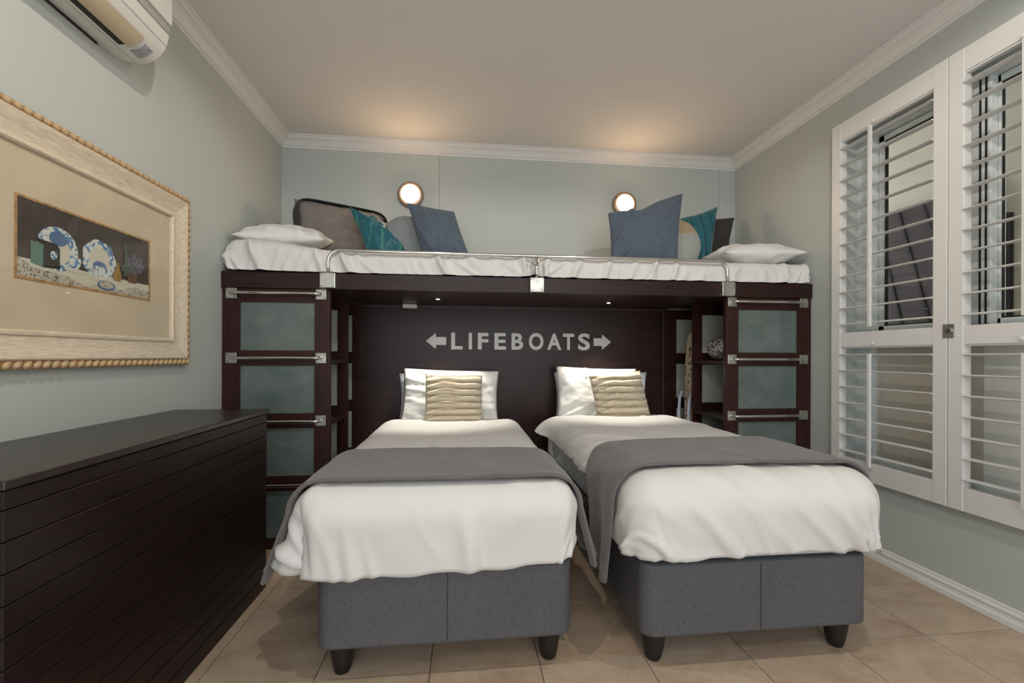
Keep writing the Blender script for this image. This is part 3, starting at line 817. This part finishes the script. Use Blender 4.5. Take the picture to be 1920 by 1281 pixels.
    flat([(0.150, 0.17), (0.255, 0.19), (0.255, 0.46), (0.235, 0.52), (0.110, 0.54), (0.110, 0.49), (0.150, 0.47)], 'tin_front', 'paint_black')
    flat(ell(0.215, 0.36, 0.022, 0.06), 'tin_flower', 'willow')
    flat([(0.315, 0.40), (0.405, 0.40), (0.395, 0.30), (0.375, 0.23), (0.345, 0.23), (0.322, 0.30)], 'cup', 'willow')
    flat(ell(0.36, 0.215, 0.080, 0.03), 'saucer', 'paint_cream')
    flat([(0.505, 0.36), (0.605, 0.36), (0.595, 0.26), (0.575, 0.19), (0.545, 0.19), (0.515, 0.26)], 'cup', 'willow')
    flat(ell(0.555, 0.175, 0.090, 0.03), 'saucer', 'paint_cream')
    flat(ell(0.60, 0.09, 0.075, 0.075), 'doily', 'paint_blue')
    flat(ell(0.60, 0.10, 0.060, 0.055), 'doily_centre', 'lace')
    flat([(0.655, 0.20), (0.725, 0.20), (0.728, 0.32), (0.712, 0.40), (0.702, 0.50), (0.692, 0.50), (0.682, 0.40), (0.655, 0.32)], 'pear', 'paint_pear')
    flat([(0.79, 0.22), (0.87, 0.22), (0.885, 0.42), (0.775, 0.42)], 'flower_pot', 'paint_pot')
    flat(ell(0.86, 0.53, 0.085, 0.16, 30, 0.15), 'violets', 'paint_lilac')
    flat([(0.745, 0.30), (0.76, 0.70), (0.745, 0.86), (0.765, 0.86), (0.785, 0.68), (0.775, 0.30)], 'bottle', 'paint_leaf')
    flat(ell(0.77, 0.42, 0.05, 0.07, 20, 0.2), 'leaves', 'paint_leaf')
    MB().add([(XL + 0.0175, ya + 0.124, za + 0.124), (XL + 0.0175, yb - 0.124, za + 0.124), (XL + 0.0175, yb - 0.124, zb - 0.124), (XL + 0.0175, ya + 0.124, zb - 0.124)], [(0, 1, 2, 3)]).build('glazing', 'picture_glass', t)
picture()

# ------------------------------------------------------------------ soft goods
def shell(x0, x1, y0, y1, z, R, L, flare, nb=26, nx=80, ny=120, crown=0.0, notch=0.0):
    """rounded cover over the box x0..x1, y0..y1: L and flare are dicts for sides l, r, f (front), h (head)."""
    cx0, cx1, cy0, cy1 = x0 + R, x1 - R, y0 + R, y1 - R
    fx = np.concatenate([-np.linspace(1, 0, nb, endpoint=False), np.zeros(nx), np.linspace(0, 1, nb + 1)[1:]])
    px = np.concatenate([np.full(nb, cx0), np.linspace(cx0, cx1, nx), np.full(nb, cx1)])
    fy = np.concatenate([-np.linspace(1, 0, nb, endpoint=False), np.zeros(ny), np.linspace(0, 1, nb + 1)[1:]])
    py = np.concatenate([np.full(nb, cy0), np.linspace(cy0, cy1, ny), np.full(nb, cy1)])
    FX, FY = np.meshgrid(fx, fy, indexing='ij'); PX, PY = np.meshgrid(px, py, indexing='ij')
    fr = np.maximum(abs(FX), abs(FY)); hy = np.hypot(FX, FY); hy[hy == 0] = 1
    nx_, ny_ = FX / hy, FY / hy
    wx = nx_ ** 2; wy = ny_ ** 2; kw = np.where(ny_ < 0, abs(nx_) ** 5, wx)
    Ll = L['l'](PY) if callable(L['l']) else L['l']
    Lx = np.where(nx_ < 0, Ll, L['r']); Ly = np.where(ny_ < 0, L['f'], L['h'])
    LL = Lx * wx + Ly * wy
    kx = np.where(nx_ < 0, flare['l'], flare['r']); ky = np.where(ny_ < 0, flare['f'], flare['h'])
    kk = kx * kw + ky * (1 - kw)
    r = fr * LL; q = R * math.pi / 2
    rc = np.minimum(r, q); ex = np.maximum(r - q, 0)
    hh = R * np.sin(rc / R) + kk * ex; dd = R * (1 - np.cos(rc / R)) + ex * np.sqrt(np.maximum(0, 1 - kk ** 2))
    if notch:
        hh = hh - notch * np.where((nx_ < 0) & (ny_ < 0), (4 * wx * wy) ** 1.5, 0) * np.clip(fr * 1.6 - 0.4, 0, 1)
    P = np.stack([PX + hh * nx_, PY + hh * ny_, z - dd], axis=2)
    if crown:
        ux = np.clip((P[..., 0] - x0) / (x1 - x0) * 2 - 1, -1, 1); uy = np.clip((P[..., 1] - y0) / (y1 - y0) * 2 - 1, -1, 1)
        P[..., 2] += crown * (1 - ux ** 4) * (1 - uy ** 6)
    A = PX + nx_ * r; B = PY + ny_ * r      # cloth coordinates for the creases
    return P, A, B, fr, ny_, nx_
def displace(P, h):
    n = normals(P)
    c = P.reshape(-1, 3).mean(0)
    if (n[P.shape[0] // 2, P.shape[1] // 2, 2]) < 0: n = -n
    return P + n * h[..., None]

# --- lower beds
def bed(x0, x1, yf, yl, which):
    t = thing('bed', which[0], 'bed', ((x0 + x1) / 2, (yf + yl) / 2, 0), 'single beds under the bunk')
    def rr(xa, xb, ya, yb, r, n=7):
        p = []
        for (cx, cy, a0) in ((xb - r, yb - r, 0), (xa + r, yb - r, 90), (xa + r, ya + r, 180), (xb - r, ya + r, 270)):
            for k in range(n + 1):
                a = math.radians(a0 + 90 * k / n); p.append((cx + r * math.cos(a), cy + r * math.sin(a)))
        return p
    half = (x0 + x1) / 2
    b = MB().prism(rr(x0, x1, yf, yl, 0.055), 0.124, 0.392, 'Z').build('base', 'base_fabric', t, bevel=0.012, seg=3)
    MB().box(half - 0.0012, half + 0.0012, yf - 0.0012, yf + 0.004, 0.135, 0.382).build('seam', 'gasket', b)
    for lx in (x0 + 0.075, x1 - 0.075):
        for ly in (yf + 0.085, yl - 0.085):
            MB().lathe([(0.047, 0.124), (0.047, 0.118), (0.043, 0.080), (0.037, 0.040), (0.031, 0.012), (0.026, 0.0)], (lx, ly, 0), 'Z', 24).build('leg', 'leg_black', t, smooth=False)
    MB().prism(rr(x0 + 0.006, x1 - 0.006, yf + 0.01, yl, 0.06), 0.392, which[1], 'Z').build('mattress', 'mattress_blue', t, bevel=0.03, seg=4)
    return t
bed(-0.508, 0.406, 1.609, 3.50, ('single bed nearer the chest with dark grey fabric base', 0.615))
bed(0.654, 1.566, 1.559, 3.47, ('single bed nearer the shutters with dark grey fabric base', 0.632))

def duvet_left():
    P, A, B, fr, ny_, nx_ = shell(-0.590, 0.425, 1.560, 3.32, 0.685, 0.105, dict(l=0.350, r=0.30, f=0.335, h=0.15), dict(l=0.26, r=-0.03, f=-0.05, h=0.0), crown=0.012, notch=0.10)
    h = 0.010 * (fbm(A * 3, B * 3, 3) - 0.5) + 0.007 * folds(A, B, 0.15, 5.0, 5) + 0.006 * folds(A, B, -0.5, 7.0, 8)
    side = np.clip(fr * 1.6 - 0.5, 0, 1)
    h = h + side * (0.022 * (vnoise(A * 5, B * 2, 12) - 0.5) + 0.036 * folds(A, B, 0.12, 4.5, 21, 12, 0.6) + 0.028 * folds(A, B, -0.35, 6, 22, 14, 0.55) + 0.012 * folds(A, B, 0.5, 9, 26, 8, 0.4))
    P = displace(P, h)
    # hem waves
    P[..., 2] += np.where(fr > 0.9, (fr - 0.9) * 10, 0) * 0.018 * (vnoise(A * 9, B * 9, 31) - 0.5)
    # front hem hangs lower on the left
    fz = np.clip(-ny_, 0, 1) * fr * np.clip((0.05 - P[..., 0]) / 0.55, 0, 1)
    P[..., 2] -= 0.020 * fz
    tag(MB().grid(P).build('duvet', 'duvet_white', smooth=True, solid=0.012), 'white duvet hanging over the bed nearer the chest', 'duvet', 'white duvets on the lower beds')
def duvet_right():
    P, A, B, fr, ny_, nx_ = shell(0.600, 1.615, 1.515, 3.30, 0.705, 0.115, dict(l=lambda Y: 0.185 + 0.165 * np.clip((1.95 - Y) / 0.22, 0, 1), r=0.36, f=0.345, h=0.15), dict(l=0.0, r=-0.05, f=-0.06, h=0.0), crown=0.014)
    h = 0.012 * (fbm(A * 3, B * 3, 43) - 0.5) + 0.007 * folds(A, B, 0.9, 5.0, 45) + 0.006 * folds(A, B, 0.3, 7.0, 48)
    side = np.clip(fr * 1.6 - 0.45, 0, 1)
    h = h + side * (0.016 * (vnoise(A * 4, B * 3, 52) - 0.5) + 0.034 * folds(A, B, 0.65, 5.0, 61, 9, 0.65) + 0.022 * folds(A, B, 0.85, 8.5, 62, 9, 0.6) + 0.012 * folds(A, B, 0.5, 14, 66, 6, 0.5))
    P = displace(P, h)
    P[..., 2] += np.where(fr > 0.9, (fr - 0.9) * 10, 0) * 0.020 * (vnoise(A * 9, B * 9, 71) - 0.5)
    # the free corner at the head end sticks out on the left
    w = np.exp(-((P[..., 0] - 0.60) ** 2 / 0.02 + (P[..., 1] - 3.22) ** 2 / 0.03))
    P[..., 0] -= 0.085 * w * fr; P[..., 2] += 0.02 * w * fr
    tag(MB().grid(P).build('duvet', 'duvet_white', smooth=True, solid=0.012), 'white duvet with creased foot end on the bed nearer the shutters', 'duvet', 'white duvets on the lower beds')
duvet_left(); duvet_right()

def throw(x0, x1, z, R, yfun0, yfun1, Ll, Lr, fl, fr_, pl, prr, label, seed, gl=0.35, gr_=0.35, crown=0.012, yspan=(1.5, 3.3)):
    ns, nt_ = 150, 46
    cx0, cx1 = x0 + R, x1 - R
    tot = np.linspace(-Ll, (cx1 - cx0) + Lr, ns)
    P = np.zeros((ns, nt_, 3)); q = R * math.pi / 2
    for i, s in enumerate(tot):
        if s < 0: side, r, k, L = -1, -s, fl, Ll
        elif s > cx1 - cx0: side, r, k, L = 1, s - (cx1 - cx0), fr_, Lr
        else: side, r, k, L = 0, 0, 0, 1
        rc = min(r, q); ex = max(0, r - q)
        hh = R * math.sin(rc / R) + k * ex; dd = R * (1 - math.cos(rc / R)) + ex * math.sqrt(1 - k * k)
        x = cx0 - hh if side < 0 else cx1 + hh if side > 0 else cx0 + s
        u = np.clip((x - x0) / (x1 - x0) * 2 - 1, -1, 1)
        fr = max(0, r - 0.05) / (L - 0.05) if side else 0
        ya, yb = yfun0(x), yfun1(x)
        g = (gl if side < 0 else gr_) * fr ** 1.2
        yc = ya + (yb - ya) * 0.30
        for j in range(nt_):
            v = j / (nt_ - 1); y = ya + (yb - ya) * v
            uy = (y - yspan[0]) / (yspan[1] - yspan[0]) * 2 - 1
            zz = z - dd + crown * (1 - u ** 4) * (1 - uy ** 6)
            y2 = yc + (y - yc) * (1 - g)
            amp = (pl if side < 0 else prr) * fr
            px = amp * math.sin(v * 11.0 + seed + 0.6 * fr) if side else 0
            P[i, j] = (x + px * (side or 1), y2, zz)
    A = np.repeat(tot[:, None], nt_, 1); B = P[..., 1]
    P = displace(P, 0.006 * (fbm(A * 5, B * 5, seed) - 0.5) + 0.004 * folds(A, B, 0.3, 6, seed + 3) + 0.003)
    return tag(MB().grid(P).build('throw_blanket', 'throw_grey', smooth=True, solid=0.013), label, 'blanket', 'grey throws across the lower beds')
throw(-0.610, 0.443, 0.706, 0.118, lambda x: 1.632 - 0.02 * math.cos(3 * x), lambda x: 2.085 - 0.03 * x, 0.470, 0.445, 0.40, 0.30, 0.022, 0.020,
      'grey fleece throw across the bed nearer the chest', 3)
throw(0.578, 1.637, 0.727, 0.128, lambda x: 1.62 + 0.03 * math.sin(2 * x), lambda x: 2.075 + 0.07 * (x - 0.6), 0.54, 0.34, 0.02, 0.0, 0.018, 0.015,
      'grey fleece throw across the bed nearer the shutters', 6, gl=0.5, crown=0.014)

# --- pillows and cushions
def pillow(name, mat, w, h, t, label, cat, center, lean=0.0, yaw=0.0, roll=0.0, pinch=0.06, p=2.6, q=0.55, wr=0.010, seed=1, n=44, group=None, round_=False, bend=None, rib=None, parts=None, flat=0.0, build=True, quad=None, piping=0.0):
    u = np.linspace(-1, 1, n); U, V = np.meshgrid(u, u, indexing='ij')
    if round_:
        # map the square onto a disc
        X = U * np.sqrt(1 - V * V / 2); Y = V * np.sqrt(1 - U * U / 2)
        rr = np.clip(np.hypot(X, Y), 0, 1); T = np.maximum(0, 1 - rr ** p) ** q
        X = X * w / 2; Y = Y * h / 2
    else:
        X = w / 2 * U * (1 - pinch * np.cos(V * math.pi / 2)); Y = h / 2 * V * (1 - pinch * np.cos(U * math.pi / 2))
        T = (np.maximum(0, 1 - abs(U) ** p) * np.maximum(0, 1 - abs(V) ** p)) ** q
    if quad is not None:
        TL, TR, BR, BL = [np.array(c) for c in quad]
        a = (X / w + 0.5)[..., None]; b_ = (Y / h + 0.5)[..., None]
        base = (TL * (1 - a) + TR * a) * b_ + (BL * (1 - a) + BR * a) * (1 - b_)
        qn = np.cross(TR - TL, TL - BL); qn = qn / np.linalg.norm(qn)
        if qn[1] > 0: qn = -qn
    sides = []
    for sgn in (1, -1):
        edge = np.clip(np.maximum(abs(U), abs(V)) * 1.7 - 0.5, 0, 1)
        k = seed + (3 if sgn > 0 else 8)
        rad = np.arctan2(V, U)
        d = T * t / 2 * (1 + 0.22 * (fbm(U * 1.5 + 9, V * 1.5, k) - 0.5))
        d = d + np.minimum(T * 3, 1) * wr * ((fbm(U * 4, V * 4, k + 1) - 0.5) + edge * (folds(U, V, 0.3 + k, 2.2, k + 2, 4, 0.5) - 0.3) + 0.7 * folds(U, V, k * 1.7, 1.6, k + 4, 6, 0.35))
        if rib is not None: d = d + np.minimum(T * 3, 1) * rib(U, V)
        if flat and sgn < 0: d = d * (1 - flat)
        sides.append(base + qn * (sgn * d)[..., None] if quad is not None else np.stack([X, -sgn * d, Y], axis=2))
    M = Matrix.Identity(4) if quad is not None else (Matrix.Translation(center) @ Matrix.Rotation(yaw, 4, 'Z') @ Matrix.Rotation(-lean, 4, 'X') @ Matrix.Rotation(roll, 4, 'Y'))
    Mn = np.array(M)
    mb = MB()
    for S_ in sides:
        if bend is not None: S_ = bend(S_.copy(), U, V)
        Q = S_.reshape(-1, 3) @ Mn[:3, :3].T + Mn[:3, 3]
        mb.grid(Q.reshape(n, n, 3))
    if not build: return mb, M
    o = mb.build(name, mat, smooth=True, weld=True)
    if piping:
        A_ = sides[0] if bend is None else bend(sides[0].copy(), U, V); ring = np.concatenate([A_[:-1, 0], A_[-1, :-1], A_[:0:-1, -1], A_[0, :0:-1]])
        ring = ring @ Mn[:3, :3].T + Mn[:3, 3]
        MB().tube([tuple(q_) for q_ in ring] + [tuple(ring[0])], piping, 6, False).build('piping', mat, o, smooth=True)
    return tag(o, label, cat, group)

GP = 'white pillows propped against the headboard panel'
# lower beds: back pillow, front pillow, fur cushion
pillow('pillow', 'pillow_grey', 0.70, 0.42, 0.12, 'pale blue-grey pillow behind the white one, bed nearer the chest', 'pillow', (-0.150, 3.560, 0.805), lean=0.10, roll=0.0, seed=2, wr=0.012, group=GP)
pillow('pillow', 'pillow_white', 0.735, 0.43, 0.15, 'white pillow standing behind the fur cushion, bed nearer the chest', 'pillow', (-0.090, 3.445, 0.838), lean=0.28, yaw=0.0, roll=0.03, seed=4, wr=0.026, pinch=0.045, group=GP)
pillow('pillow', 'pillow_grey', 0.79, 0.42, 0.12, 'pale blue-grey pillow behind the white one, bed nearer the shutters', 'pillow', (1.130, 3.555, 0.815), lean=0.10, roll=0.0, seed=12, wr=0.012, group=GP)
pillow('pillow', 'pillow_white', 0.66, 0.44, 0.16, 'white pillow standing behind the fur cushion, bed nearer the shutters', 'pillow', (1.060, 3.440, 0.850), lean=0.28, yaw=0.0, roll=0.035, seed=15, wr=0.030, pinch=0.045, group=GP)
ribf = lambda U, V: 0.009 * np.sin((V + 0.06 * U * U + 0.03 * np.sin(U * 5)) * math.pi * 8)
pillow('fur_cushion', 'faux_fur', 0.405, 0.375, 0.13, 'ribbed cream faux fur cushion on the bed nearer the chest', 'cushion', (-0.062, 3.200, 0.835), lean=0.34, roll=0.0, seed=21, wr=0.008, pinch=0.02, p=3.2, rib=ribf, group='faux fur cushions')
pillow('fur_cushion', 'faux_fur', 0.400, 0.385, 0.13, 'ribbed cream faux fur cushion tilted on the bed nearer the shutters', 'cushion', (1.150, 3.180, 0.845), lean=0.34, roll=-0.10, seed=24, wr=0.008, pinch=0.02, p=3.2, rib=ribf, group='faux fur cushions')

# --- bunk mattresses in white bedding
def bunk_mattress(x0, x1, zt, label, seed, bumpx=None):
    P, A, B, fr, ny_, nx_ = shell(x0, x1, YF - 0.012, YB - 0.035, zt, 0.075, dict(l=0.155, r=0.155, f=0.182, h=0.15), dict(l=0, r=0, f=0.0, h=0), nb=20, nx=170, ny=50)
    side = np.clip(fr * 1.8, 0, 1)
    s = 1 if seed == 5 else -1
    h = 0.012 * (fbm(A * 3, B * 3, seed) - 0.5) + side * (0.030 * folds(A, B, 0.45 * s, 6.0, seed + 1, 7, 0.7) + 0.018 * folds(A, B, 0.75 * s, 10, seed + 2, 5, 0.6) + 0.008 * folds(A, B, 0.1, 15, seed + 4, 3, 0.7))
    P = displace(P, h)
    if bumpx is not None:
        w = np.clip((bumpx - P[..., 0]) / 0.55, 0, 1); w = w * w * (3 - 2 * w)
        P[..., 2] += w * 0.055 * np.clip((P[..., 2] - 1.64) / 0.12, 0, 1)
    tag(MB().grid(P).build('bunk_mattress', 'duvet_white', smooth=True), label, 'mattress', 'white bunk mattresses')
bunk_mattress(XL + 0.004, 0.443, 1.787, 'left white covered bunk mattress under the taupe cushion', 5, -0.70)
bunk_mattress(0.450, XR - 0.004, 1.787, 'right white covered bunk mattress under the big blue cushion', 9)

GB = 'pillows on the bunk'
pillow('pillow', 'pillow_white', 0.52, 0.44, 0.15, 'white pillow lying at the left end of the bunk', 'pillow', (-1.135, 3.05, 1.910), lean=math.radians(78), yaw=0.12, roll=0.0, seed=31, wr=0.024, group=GB)
pillow('pillow', 'pillow_white', 0.56, 0.42, 0.16, 'white pillow lying at the right end of the bunk', 'pillow', (2.050, 3.00, 1.875), lean=math.radians(84), yaw=-0.10, roll=0.0, seed=36, wr=0.024, group=GB)

GL, GR = 'cushions on the left bunk', 'cushions on the right bunk'
# left pile
def box_cushion():
    t = thing('box_cushion', 'large taupe velvet cushion with charcoal gusset leaning on the wall', 'cushion', (-0.95, 3.45, 1.79), GL)
    kw = dict(lean=0.26, yaw=0.60, roll=-0.03)
    mb, M = pillow('x', '', 0.66, 0.44, 0.13, '', '', (-0.860, 3.40, 2.035), pinch=0.01, p=4, q=0.5, wr=0.012, seed=41, build=False, **kw)
    mb.build('cover', 'cushion_taupe', t, smooth=True, weld=True)
    # gusset band round the rim
    n = 60; rows = []
    for k in range(n):
        a = 2 * math.pi * k / n; e = 0.28
        x = 0.334 * math.copysign(abs(math.cos(a)) ** e, math.cos(a)); z = 0.222 * math.copysign(abs(math.sin(a)) ** e, math.sin(a))
        r = []
        for (s, d) in ((0.965, -0.056), (0.998, -0.044), (1.012, 0.0), (1.006, 0.055), (0.97, 0.075)):
            r.append(M @ Vector((x * s, d, z * s)))
        rows.append([tuple(p) for p in r])
    MB().grid(np.array(rows), True).build('gusset', 'cushion_charcoal', t, smooth=True)
box_cushion()
pillow('cushion', 'teal_green_stripe', 0.38, 0.38, 0.12, 'teal satin cushion with green stripes, one corner pointing up', 'cushion', (0, 0, 0), seed=51, wr=0.028, pinch=0.05, group=GL, quad=[(-0.802, 3.26, 2.202), (-0.441, 3.26, 2.053), (-0.368, 3.151, 1.81), (-0.641, 3.164, 1.81)])
def round_cushion(center, r, th, top, low, split, label, grp, yaw, lean, seed, roll=0.0, pleat=0.0):
    t = thing('round_cushion', label, 'cushion', (center[0], center[1], 1.79), grp)
    rib = (lambda U, V: pleat * np.sin(np.arctan2(V, U) * 40)) if pleat else None
    mb, M = pillow('x', '', 2 * r, 2 * r, th, '', '', center, lean=lean, yaw=yaw, roll=roll, round_=True, p=3.0, q=0.55, wr=0.010, seed=seed, build=False, rib=rib)
    a = MB(); b = MB(); v = np.array(mb.v); Mi = np.array(M.inverted())
    loc = v @ Mi[:3, :3].T + Mi[:3, 3]
    for f in mb.f:
        (a if split(loc[list(f)].mean(0)) else b).f.append(f)
    a.v = mb.v; b.v = mb.v
    for q, nm, mt in ((a, 'panel', top), (b, 'cover', low)):
        if not q.f: continue
        used = sorted({i for f in q.f for i in f}); mp = {k: i for i, k in enumerate(used)}
        q2 = MB(); q2.v = [mb.v[k] for k in used]; q2.f = [tuple(mp[i] for i in f) for f in q.f]
        q2.build(nm, mt, t, smooth=True, weld=True)
round_cushion((-0.385, 3.27, 1.978), 0.185, 0.17, 'cushion_beige', 'cushion_slate', lambda p: p[1] > -0.004, 'round slate cushion with beige back leaning beside the teal one', GL, 0.30, 0.14, 61, pleat=0.0015)
pillow('cushion', 'cushion_blue', 0.43, 0.42, 0.13, 'steel blue cushion leaning in front of the left lamp', 'cushion', (0, 0, 0), piping=0.0035, seed=71, wr=0.030, pinch=0.03, group=GL, quad=[(-0.385, 3.16, 2.208), (-0.066, 3.16, 2.158), (0.048, 3.067, 1.81), (-0.254, 3.067, 1.81)])
# right pile
def dip_top(P, U, V):
    P[..., 2] -= 0.030 * np.clip(V, 0, 1) ** 2 * np.exp(-((U + 0.15) / 0.35) ** 2)
    return P
pillow('cushion', 'cushion_blue', 0.56, 0.50, 0.16, 'big steel blue cushion in front of the right lamp', 'cushion', (0, 0, 0), piping=0.0035, seed=81, wr=0.036, pinch=0.035, group=GR, bend=dip_top, quad=[(1.044, 3.14, 2.183), (1.603, 3.14, 2.350), (1.520, 3.051, 1.81), (1.036, 3.056, 1.81)])
round_cushion((1.590, 3.27, 2.005), 0.215, 0.16, 'cushion_beige', 'cushion_sage', lambda p: p[2] > 0.055, 'round two-tone beige and sage velvet cushion', GR, -0.15, 0.18, 86, roll=-0.12)
pillow('cushion', 'teal_dark_stripe', 0.46, 0.46, 0.12, 'teal cushion with dark stripes between round and charcoal cushions', 'cushion', (0, 0, 0), seed=91, wr=0.024, pinch=0.05, group=GR, quad=[(1.700, 3.36, 2.240), (2.036, 3.40, 2.362), (1.913, 3.30, 1.81), (1.706, 3.272, 1.81)])
pillow('cushion', 'cushion_charcoal', 0.42, 0.42, 0.14, 'charcoal velvet cushion at the back of the right pile', 'cushion', (0, 0, 0), seed=96, wr=0.034, pinch=0.02, p=4, group=GR, quad=[(1.951, 3.54, 2.295), (2.270, 3.54, 2.325), (2.125, 3.49, 1.81), (1.876, 3.49, 1.81)])
